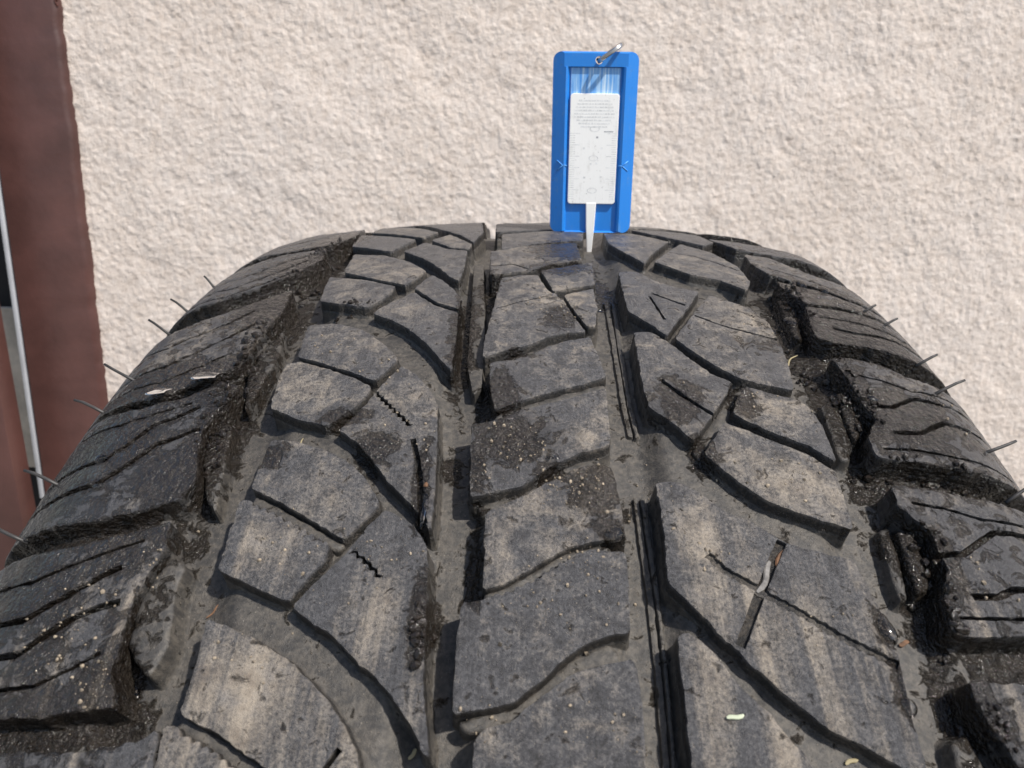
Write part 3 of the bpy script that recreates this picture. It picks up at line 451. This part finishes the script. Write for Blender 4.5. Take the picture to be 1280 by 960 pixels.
def strip(poly, wdt, wav, step=.45):
    C = resample(poly, step, False); d = np.gradient(C, axis=0); n = np.stack([-d[:, 1], d[:, 0]], -1); n /= np.maximum(1e-6, np.linalg.norm(n, axis=1))[:, None]
    s = np.arange(len(C))*step
    tri = np.abs(((s/1.7) % 1.0)*2-1)*2-1
    j = vnoise(s*.8+C[0, 0], s*0+C[0, 1])*.10
    l = C+n*((wdt/2)+wav*tri+j)[:, None]; r = C-n*((wdt/2)-wav*tri*.6+j)[:, None]
    return np.concatenate([l, r[::-1]])
def block_geometry(pts, h, draft, cuts, floor=-DEPTH, mapf=surf, jit=.26, step=.8, grid=1.15, rough=.13, edge=.28, hfun=None):
    P = np.array(pts, float)
    if area2(P) < 0: P = P[::-1]
    # cut the corners a little, like worn rubber
    Q = []
    for i in range(len(P)):
        a, b, c = P[i-1], P[i], P[(i+1) % len(P)]
        la, lc = np.linalg.norm(a-b), np.linalg.norm(c-b); t = min(.5, .25*la, .25*lc)
        Q += [b+(a-b)/max(la, 1e-6)*t, b+(c-b)/max(lc, 1e-6)*t]
    O = resample(Q, step)
    N = normals2(O)
    O = O+N*((vnoise(O[:, 0]*.9+11, O[:, 1]*.9)+.6*vnoise(O[:, 0]*2.3, O[:, 1]*2.3+31))*jit*.7)[:, None]
    N = normals2(O)
    NS = sum(np.roll(N, s, 0) for s in range(-3, 4)); NS = NS/np.maximum(1e-6, np.linalg.norm(NS, axis=1))[:, None]
    I = O-N*.5
    I = I[inside(I, O)]
    lo, hi = O.min(0), O.max(0)
    gx, gy = np.meshgrid(np.arange(lo[0], hi[0], grid), np.arange(lo[1], hi[1], grid))
    gx = gx+(np.arange(gx.shape[0]) % 2)[:, None]*grid*.5
    G = np.stack([gx.ravel(), gy.ravel()], -1); G = G+RNG.uniform(-.15, .15, G.shape)*grid
    G = G[inside(G, O)]
    if len(G):
        dmin = np.min(np.linalg.norm(G[:, None]-O[None], axis=2), axis=1); G = G[dmin > .95]
    S = [strip(c[0], c[1], c[2]) for c in cuts]
    pool = [O]; edges = [(i, (i+1) % len(O)) for i in range(len(O))]; base = len(O)
    for s in S:
        pool.append(s); edges += [(base+i, base+(i+1) % len(s)) for i in range(len(s))]; base += len(s)
    pool += [I, G]
    PV = np.concatenate(pool)
    res = delaunay_2d_cdt([Vector(p) for p in PV], edges, [], 0, 1e-4)
    W = np.array([tuple(p) for p in res[0]]); T = res[2]
    tri = []
    for f in T:
        for q in range(1, len(f)-1): tri.append((f[0], f[q], f[q+1]))
    tri = np.array(tri)
    ar = area2_tri(W, tri); tri[ar < 0] = tri[ar < 0][:, ::-1]; tri = tri[np.abs(ar) > 1e-6]
    cen = W[tri].mean(1); reg = np.where(inside(cen, O), 0, -1)
    for q, s in enumerate(S): reg[(reg >= 0) & inside(cen, s)] = q+1
    def level(q, p):
        x, y = p
        if q == 0:
            z = h+rough*float(vnoise(np.array(x*.35), np.array(y*.35+17)))+rough*.8*float(vnoise(np.array(x*1.1+5), np.array(y*1.1)))
            return z+(hfun(x, y) if hfun else 0.)
        return h-cuts[q-1][3]+.15*float(vnoise(np.array(x*1.3), np.array(y*1.3)))+(hfun(x, y) if hfun else 0.)
    em = {}
    for ti, t in enumerate(tri):
        if reg[ti] < 0: continue
        for e in range(3): em[(t[e], t[(e+1) % 3])] = reg[ti]
    border = set()
    for (a, b), q in em.items():
        if em.get((b, a), -1) != q: border.add((a, q)); border.add((b, q))
    V = []; key = {}; Fc = []
    def vid(i, q):
        k = (i, q)
        if k not in key:
            z = level(q, W[i]); 
            if q == 0 and k in border: z -= edge
            key[k] = len(V); V.append((W[i][0], W[i][1], z))
        return key[k]
    for ti, t in enumerate(tri):
        if reg[ti] >= 0: Fc.append(tuple(vid(i, reg[ti]) for i in t))
    out_n = {}
    for (a, b), q in em.items():
        if (b, a) not in em:
            for i in (a, b): out_n[i] = NS[int(np.argmin((O[:, 0]-W[i][0])**2+(O[:, 1]-W[i][1])**2))]
    rings = [(.05, -.30), (.25, .50), (.45, .80), (.75, .95), (1.15, 1.03)]
    skirt = {}
    def ring(i, q):
        if (i, q) not in skirt:
            n = out_n[i]; n = n/max(.3, np.linalg.norm(n)); z0 = V[vid(i, q)][2]; L = [vid(i, q)]
            fl = min(float(floor_h(W[i][0]+n[0]*1.2, 0))-.3, z0-.6); wob = .08*float(vnoise(np.array(W[i][0]*1.1+60), np.array(W[i][1]*1.1)))
            for off, fr in rings:
                z = z0+fr if fr < 0 else z0+(fl-z0)*fr
                z = min(z, z0)
                o = off*draft+wob*off*.6
                L.append(len(V)); V.append((W[i][0]+n[0]*o, W[i][1]+n[1]*o, z))
            skirt[(i, q)] = L
        return skirt[(i, q)]
    for (a, b), q in em.items():
        o = em.get((b, a), -1)
        if o == -1:
            A, B = ring(a, q), ring(b, q)
            for r in range(len(A)-1): Fc.append((A[r], A[r+1], B[r+1], B[r]))
        elif q == 0 and o > 0:
            Fc.append((vid(a, 0), vid(a, o), vid(b, o), vid(b, 0)))
        elif q > 0 and o > 0 and q < o and cuts[q-1][3] != cuts[o-1][3]:
            Fc.append((vid(a, q), vid(a, o), vid(b, o), vid(b, q)))
    return np.array(V), Fc
def area2_tri(W, t):
    a, b, c = W[t[:, 0]], W[t[:, 1]], W[t[:, 2]]
    return .5*((b[:, 0]-a[:, 0])*(c[:, 1]-a[:, 1])-(c[:, 0]-a[:, 0])*(b[:, 1]-a[:, 1]))

tyre = empty('tyre', (0, 0, 0)); tag(tyre, 'worn muddy black all-terrain tyre with chunky tread blocks standing before the wall', 'tyre')

def build_carcass():
    va = np.concatenate([np.linspace(-R*math.pi, -60, 60)[:-1], np.arange(-60, 250, 1.0), np.linspace(250, R*math.pi, 60)])
    aa = np.arange(-116, 116.1, 1.0)
    A, Vv = np.meshgrid(aa, va)
    H = floor_h(A, Vv)+.16*vnoise(A*.5, Vv*.5)+.10*vnoise(A*1.3+9, Vv*1.3)
    P = surf(A, Vv, H); T = np.stack([A, Vv, H], -1)
    # sidewalls down to the bead, both sides
    def side(sgn):
        e = surf(np.full_like(va, 116.*sgn), va, np.full_like(va, -DEPTH)); rr = np.hypot(e[:, 1], e[:, 2]); x = e[0, 0]
        out = []
        for dx, f in ((1.5, .965), (3., .93), (2.5, .88), (0, .82), (-6, .76), (-14, .70), (-16, .655), (-22, .648)):
            s = np.array(e); s[:, 1] *= f; s[:, 2] *= f; s[:, 0] = x+sgn*dx*MM; out.append(s)
        return out
    Ls, Rs = side(-1), side(1)
    cols = [c for c in Ls[::-1]]+[P[:, i] for i in range(P.shape[1])]+Rs
    tcs = [np.stack([np.full_like(va, -120.-q), va, np.full_like(va, -2.)], -1) for q in range(len(Ls))][::-1]+[T[:, i] for i in range(T.shape[1])]+[np.stack([np.full_like(va, 120.+q), va, np.full_like(va, -2.)], -1) for q in range(len(Rs))]
    V = np.stack(cols, 1); TT = np.stack(tcs, 1); n = V.shape[1]; m = V.shape[0]
    i = np.arange(m-1)[:, None]*n+np.arange(n-1)[None, :]
    Fc = np.stack([i, i+n, i+n+1, i+1], -1).reshape(-1, 4)
    mesh_obj('carcass', V.reshape(-1, 3), Fc.tolist(), M_RUB, tyre, attrs=attrs_of(TT.reshape(-1, 3)))
build_carcass()
NAMES = {'c': 'tread_block', 'l': 'tread_block', 'r': 'tread_block', 'sl': 'shoulder_lug', 'sr': 'shoulder_lug', 'ridge': 'groove_ridge', 'bar': 'flank_rib', 'tie': 'tie_bar'}
def build_tread():
    for row, h, dr, pts, cuts in TREAD:
        wide = row in ('sl', 'sr')
        V, Fc = block_geometry(pts, h, dr, cuts, grid=1.5 if wide else 1.15, jit=.15 if row == 'ridge' else (.42 if wide else .24), rough=.22 if row == 'tie' else (.10 if wide else .07), edge=.4 if row in ('bar', 'tie') else .13)
        T = V.copy()
        if row in ('bar', 'tie'): T[:, 2] = np.minimum(T[:, 2], -3.6)
        o = mesh_obj(NAMES[row], surf(V[:, 0], V[:, 1], V[:, 2]), Fc, M_RUB, tyre, sharp=48, attrs=attrs_of(T))
        # the tread goes on round the tyre: copies turned about the axle, only beyond the traced stretch
        vmin, vmax = V[:, 1].min(), V[:, 1].max()
        for sh in (114., -114.):
            if (sh > 0 and vmin+sh > 232) or (sh < 0 and vmax+sh < 6 and vmin+sh > -75):
                c = o.copy(); COL.objects.link(c); c.parent = tyre; c.rotation_euler = (sh/R, 0, 0)
build_tread()
def tube(path, rad):
    V = []; Fc = []; k = 6
    P = [np.array(p, float) for p in path]
    for i, p in enumerate(P):
        d = P[min(i+1, len(P)-1)]-P[max(i-1, 0)]; d /= np.linalg.norm(d)
        u = np.cross(d, (0.3, .2, 1)); u /= np.linalg.norm(u); w_ = np.cross(d, u)
        for q in range(k):
            t = 2*math.pi*q/k; V.append(p+(u*math.cos(t)+w_*math.sin(t))*rad[i])
    for i in range(len(P)-1):
        for q in range(k): Fc.append((i*k+q, i*k+(q+1) % k, (i+1)*k+(q+1) % k, (i+1)*k+q))
    Fc.append(tuple(range(k-1, -1, -1))); Fc.append(tuple((len(P)-1)*k+q for q in range(k)))
    return V, Fc
for hh in HAIRS:
    p = np.array(hh[:3])*MM; q = np.array(hh[3:])*MM; d = q-p
    bend = np.array([0, random.uniform(-.1, .1), random.uniform(-.05, .1)])*np.linalg.norm(d)
    path = [p-d*.25, p+d*.3+bend*.5, p+d*.7+bend*.6, q]
    V, Fc = tube(path, [.00042, .00036, .00034, .0003]); mesh_obj('rubber_hair', V, Fc, M_HAIR, tyre)

# ------------------------------------------------------------------ tread depth gauge
def build_gauge():
    a0, v0 = 19.0, 43.0
    base = surf(np.array([a0]), np.array([v0]), np.array([0.]))[0]
    th = v0/R; n = Vector((math.sin(a0/RCROWN), -math.sin(th), math.cos(th))).normalized()
    root = empty('tread_depth_gauge', tuple(base)); root.rotation_euler = (th, math.radians(.3), math.radians(-1.0))
    tag(root, 'small blue and white plastic tread depth gauge standing upright on the tyre tread', 'gauge')
    W2, HT = 13.7, 56.8
    def flat(x, z, y): return np.stack([x*MM, -y*MM, z*MM], -1)      # local: x right, z up, -y towards the viewer
    def rrect(x0, x1, z0, z1, r, k=6):
        out = []
        for cx, cz, s in ((x1-r, z1-r, 0), (x0+r, z1-r, 90), (x0+r, z0+r, 180), (x1-r, z0+r, 270)):
            for i in range(k+1):
                t = math.radians(s+90*i/k); out.append((cx+r*math.cos(t), cz+r*math.sin(t)))
        return out
    def prism(name, loop, y0, y1, mat, bev=.25, parent=root, smooth=False):
        bm = bmesh.new(); vs_ = [bm.verts.new((x*MM, -y0*MM, z*MM)) for x, z in loop]
        f = bm.faces.new(vs_); r = bmesh.ops.extrude_face_region(bm, geom=[f])
        for e in r['geom']:
            if isinstance(e, bmesh.types.BMVert): e.co.y = -y1*MM
        bmesh.ops.recalc_face_normals(bm, faces=bm.faces)
        if bev: bmesh.ops.bevel(bm, geom=[e for e in bm.edges if e.calc_face_angle(0) > .7], offset=bev*MM, segments=2, affect='EDGES', profile=.6)
        return bm_obj(name, bm, mat, parent, smooth=smooth)
    # body: a plate with two sloped rails either side of the slide channel, pierced at the top
    hole = [(0.9+1.25*math.cos(t*math.pi/6), 54.3+1.25*math.sin(t*math.pi/6)) for t in range(12)]
    def zb(x, z):
        ax = abs(x)
        if z > 52.3 and ax < 10.2: return .9
        if ax > 9.6: return 1.15-(ax-9.6)*.42
        if ax > 8.4: return .75+(ax-8.4)*.25
        return -.2
    O = rrect(-W2, W2, 0, HT, 2.6)
    P = np.array(O); gx = np.concatenate([np.arange(-13.2, 13.3, .6), [-9.6, 9.6, -8.4, 8.4, -8.3, 8.3]]); gz = np.concatenate([np.arange(.5, 56.5, .9), [52.25, 52.35]])
    G = np.stack([k.ravel() for k in np.meshgrid(gx, gz)], -1); G = G[inside(G, P)]
    G = G[np.min(np.linalg.norm(G[:, None]-P[None], axis=2), axis=1) > .3]
    G = G[((G[:, 0]-.9)**2+(G[:, 1]-54.3)**2) > 1.5**2]
    allp = np.concatenate([P, np.array(hole), G]); no = len(P); nh = len(hole)
    ed = [(i, (i+1) % no) for i in range(no)]+[(no+i, no+(i+1) % nh) for i in range(nh)]
    res = delaunay_2d_cdt([Vector(q) for q in allp], ed, [], 0, 1e-5)
    Wv = np.array([tuple(q) for q in res[0]]); tri = np.array([f for f in res[2] if len(f) == 3])
    cen = Wv[tri].mean(1); keep = inside(cen, P) & ~inside(cen, np.array(hole)); tri = tri[keep]
    ar = area2_tri(Wv, tri); tri[ar < 0] = tri[ar < 0][:, ::-1]
    front = [(x*MM, -(zb(x, z))*MM, z*MM) for x, z in Wv]; back = [(x*MM, 1.6*MM, z*MM) for x, z in Wv]
    nV = len(Wv); Fc = [tuple(t) for t in tri]+[tuple(int(i)+nV for i in t[::-1]) for t in tri]
    em = {(t[i], t[(i+1) % 3]) for t in tri for i in range(3)}
    for (i, j) in em:
        if (j, i) not in em: Fc.append((i, i+nV, j+nV, j))
    body = mesh_obj('body', front+back, Fc, M_BLUE, root, sharp=22)
    # worn channel floor above the slide; its colour paints scuffs and a white sheen
    kk = NT('scuffed_sheen_blue'); co = kk.n('ShaderNodeTexCoord').outputs['Object']
    s = kk.noise(kk.vscale(co, (900, 900, 60)), 1.0, 4, .6)
    m_sc = kk.set(Base_Color=kk.ramp(s, [(.36, (.06, .27, .72)), (.52, (.22, .46, .80)), (.68, (.62, .78, .92))]), Roughness=.4)
    prism('channel_floor', rrect(-7.9, 7.9, 43.5, 52.1, .2, 1), .0, .12, m_sc, 0)
    # slide with scales
    kk = NT('printed_white'); co = kk.n('ShaderNodeTexCoord').outputs['Object']; sx = kk.n('ShaderNodeSeparateXYZ'); kk.l(co, sx.inputs[0])
    slide = prism('slide', rrect(-7.95, 7.95, 9.6, 44.4, 1.0), .1, .85, M_WHITE, .2)
    m_ink = simple('faded_grey_print', (.76, .77, .77), .5, var=.12, scale=900)
    m_ink2 = simple('dark_grey_print', (.42, .43, .45), .5, var=.2, scale=900)
    def mark(nm, x0, x1, z0, z1, mat=m_ink):
        return bm_obj(nm, box_bm(x0*MM, x1*MM, -.872*MM, -.84*MM, z0*MM, z1*MM), mat, slide, smooth=False)
    for i in range(9):                                                   # block of small faded lines at the top
        z = 42.3-i*1.0; hw = 5.2+min(i, 3)*.45-max(0, i-5)*.75
        x = -hw
        while x < hw-.4:
            l = random.uniform(.5, 1.5); mark('print_line', x, min(hw, x+l), z-.28, z+.22); x += l+random.uniform(.12, .3)
    for sx_ in (-1, 1):                                                  # fine scale ticks down both sides
        for i in range(30):
            z = 32.2-i*.72; l = 1.6 if i % 5 else 3.2
            mark('scale_tick', min(sx_*7.6, sx_*(7.6-l)), max(sx_*7.6, sx_*(7.6-l)), z-.10, z+.10)
    mark('fold_mark', 3.4, 6.4, 32.6, 32.95, m_ink2)
    for (cx, cz, rw, rh) in ((.3, 33.6, 1.7, .9), (.2, 24.4, 1.6, .9), (.1, 14.0, 1.7, .9)):   # small printed ovals
        V = []; Fq = []
        for i in range(20):
            t = 2*math.pi*i/20
            for f in (1., .8): V.append(((cx+rw*f*math.cos(t))*MM, -.873*MM, (cz+rh*f*math.sin(t))*MM))
        for i in range(20): j = (i+1) % 20; Fq.append((2*i, 2*i+1, 2*j+1, 2*j))
        mesh_obj('printed_oval', V, Fq, m_ink, slide, smooth=False)
    for (x, z) in ((1.2, 31.0), (-.6, 22.6), (1.3, 22.8), (-2.6, 18.2), (2.9, 18.4), (-3., 27.5), (2.8, 27.6)): mark('digit_mark', x-.35, x+.35, z-.3, z+.3, m_ink2 if z > 30 else m_ink)
    # pin
    prism('pin', [(-1.75, 10.), (1.75, 10.), (1.45, 2.), (.85, -6.6), (.5, -7.2), (-.5, -7.2), (-.85, -6.6), (-1.45, 2.)], -.1, 1.0, M_WHITE, .3)
    # moulded arrow marks on the rails
    m_lb = simple('light_blue_edge', (.10, .36, .80), .35, var=.04)
    for sg in (-1, 1):
        for (p, q) in (((11.8, 23.6), (9.9, 22.0)), ((9.9, 22.0), (11.8, 20.4)), ((9.9, 22.), (8.5, 22.))):
            A = Vector((sg*p[0]*MM, -(zb(p[0], 22)+.08)*MM, p[1]*MM)); B = Vector((sg*q[0]*MM, -(zb(q[0], 22)+.08)*MM, q[1]*MM))
            V, Fq = tube([A, (A+B)/2, B], [.00016]*3); mesh_obj('arrow_mark', V, Fq, m_lb, body)
    # split ring through the hole, seen nearly edge-on
    V = []; Fq = []; k = 8; n_ = 72; Rr = 4.5
    d1 = Vector((.83, 0, .555)); d2 = Vector((.05, 1, .05)); d2 = (d2-d1*d2.dot(d1)).normalized(); d3 = d1.cross(d2)
    cen = Vector((.9, 0, 54.3))+d1*Rr*.93
    for i in range(n_+1):
        t = math.pi+4*math.pi*i/n_; c = cen+(d1*math.cos(t)+d2*math.sin(t))*Rr+d3*(.42*(i/n_-.5)*2)
        rad = (d1*math.cos(t)+d2*math.sin(t))
        for q in range(k):
            s_ = 2*math.pi*q/k; V.append((c+(rad*math.cos(s_)+d3*math.sin(s_))*.5)*MM)
    for i in range(n_):
        for q in range(k): Fq.append((i*k+q, i*k+(q+1) % k, (i+1)*k+(q+1) % k, (i+1)*k+q))
    mesh_obj('split_ring', V, Fq, M_STEEL, root)
build_gauge()

# ------------------------------------------------------------------ water, grit and litter
def top_h(a, v):                         # height of the tread surface below a point: block face or groove floor
    p = np.array([[a, v]]); best = float(floor_h(a, v))
    for row, h, dr, pts, cuts in TREAD:
        if h > best and inside(p, np.array(pts))[0]: best = h
    return best
PUDDLES = {5: (.55, 3.3, 6.0), 6: (.5, 2.4, 5.0), 18: (.3, 2.2, 3.0), 17: (.2, .9, 3.0)}
for n_, (a, v, ra, rv, hh) in enumerate(DROPS):
    V = []; T = []; Fc = []; k = 18
    h0 = top_h(a, v)-.12
    rs = [(0, 1.), (.35, .94), (.65, .74), (.88, .38), (1.0, 0.)]
    V.append((a, v, h0+hh)); 
    for f, z in rs[1:]:
        for q in range(k):
            t = 2*math.pi*q/k; j = 1+.14*math.sin(2*t+n_)+.09*math.sin(3*t+2*n_)+(.16*math.sin(5*t+n_)+.1*math.sin(7*t) if n_ in PUDDLES else 0)
            V.append((a+ra*f*j*math.cos(t), v+rv*f*j*math.sin(t), h0+hh*z-(.25 if f == 1. else 0)))
    for q in range(k): Fc.append((0, 1+(q+1) % k, 1+q))
    for r in range(3):
        for q in range(k):
            A = 1+r*k; Fc.append((A+q, A+(q+1) % k, A+k+(q+1) % k, A+k+q))
    Fc.append(tuple(1+3*k+q for q in range(k)))
    V = np.array(V); Pw = surf(V[:, 0], V[:, 1], V[:, 2])
    if n_ in PUDDLES:                     # standing water lies level
        c0 = surf(np.array([a]), np.array([v]), np.array([h0]))[0]; lift, wx_, wy_ = PUDDLES[n_]
        Pw = np.stack([c0[0]+(V[:, 0]-a)/ra*wx_*MM, c0[1]+(V[:, 1]-v)/rv*wy_*MM, c0[2]+lift*MM+np.clip(V[:, 2]-h0, -.3, 9)*.15*MM], -1)
    o = mesh_obj('water_drop', Pw, Fc, M_WATER)
    side = 'left shoulder' if a < -62 else ('right shoulder' if a > 62 else 'middle of the tread')
    tag(o, DROP_LABELS[n_], 'water drop', 'water drops on the tread')
ICO = None
def scatter(name, spots, mat, label, cat, rmin, rmax):
    bm = bmesh.new(); bmesh.ops.create_icosphere(bm, subdivisions=1, radius=1.0)
    iv = np.array([v.co[:] for v in bm.verts]); jf = np.array([[v.index for v in f.verts] for f in bm.faces]); bm.free()
    V = []; Fc = []
    for (a, v, ra, rv, n) in spots:
        for _ in range(n):
            x = random.gauss(a, ra*.55); y = random.gauss(v, rv*.55); h = top_h(x, y)
            r = rmin+(rmax-rmin)*random.random()**4
            p = surf(np.array([x]), np.array([y]), np.array([h+r*.3]))[0]
            s = np.array([random.uniform(.7, 1.3) for _ in range(3)]); q = iv*s*(1+RNG.uniform(-.25, .25, (len(iv), 1)))*r*MM
            b0 = len(V); V += list(q+p); Fc += (jf+b0).tolist()
    o = mesh_obj(name, V, Fc, mat, smooth=False); tag(o, label, cat, kind='stuff'); return o
scatter('sand_grains', GRIT, M_SAND, 'pale sand grains sprinkled over the tread blocks', 'sand', .06, .36)
scatter('mud_crumbs', CRUMB, M_MUD, 'wet black mud crumbs clinging to the shoulder groove edges', 'mud', .15, .95)
def litter(name, a, v, ang, ln, wd, mat, label, cat, lift=.3, h=None):
    k = 7; V = []; Fc = []
    c, s = math.cos(ang), math.sin(ang); h0 = (top_h(a, v) if h is None else h)
    path = []
    for i in range(k):
        t = (i/(k-1)-.5)*ln; b = .06*ln*math.sin(i*.9+a)
        path.append(surf(np.array([a+c*t-s*b]), np.array([v+s*t+c*b]), np.array([h0+wd+lift*abs(t)/ln]))[0])
    V, Fc = tube(path, [wd*MM*(.5 if i in (0, k-1) else 1.) for i in range(k)])
    V = np.array(V); pc = np.array(path).mean(0); nn = surf(np.array([a]), np.array([v]), np.array([1.]))[0]-surf(np.array([a]), np.array([v]), np.array([0.]))[0]; nn /= np.linalg.norm(nn)
    V = V-((V-pc)@nn)[:, None]*nn[None]*.55            # flattened
    o = mesh_obj(name, V, Fc, mat, sharp=30); tag(o, label, cat)
for L in LITTER: litter(*L[:5], L[5], globals()[L[6]], L[7], L[8], *(L[9:]))
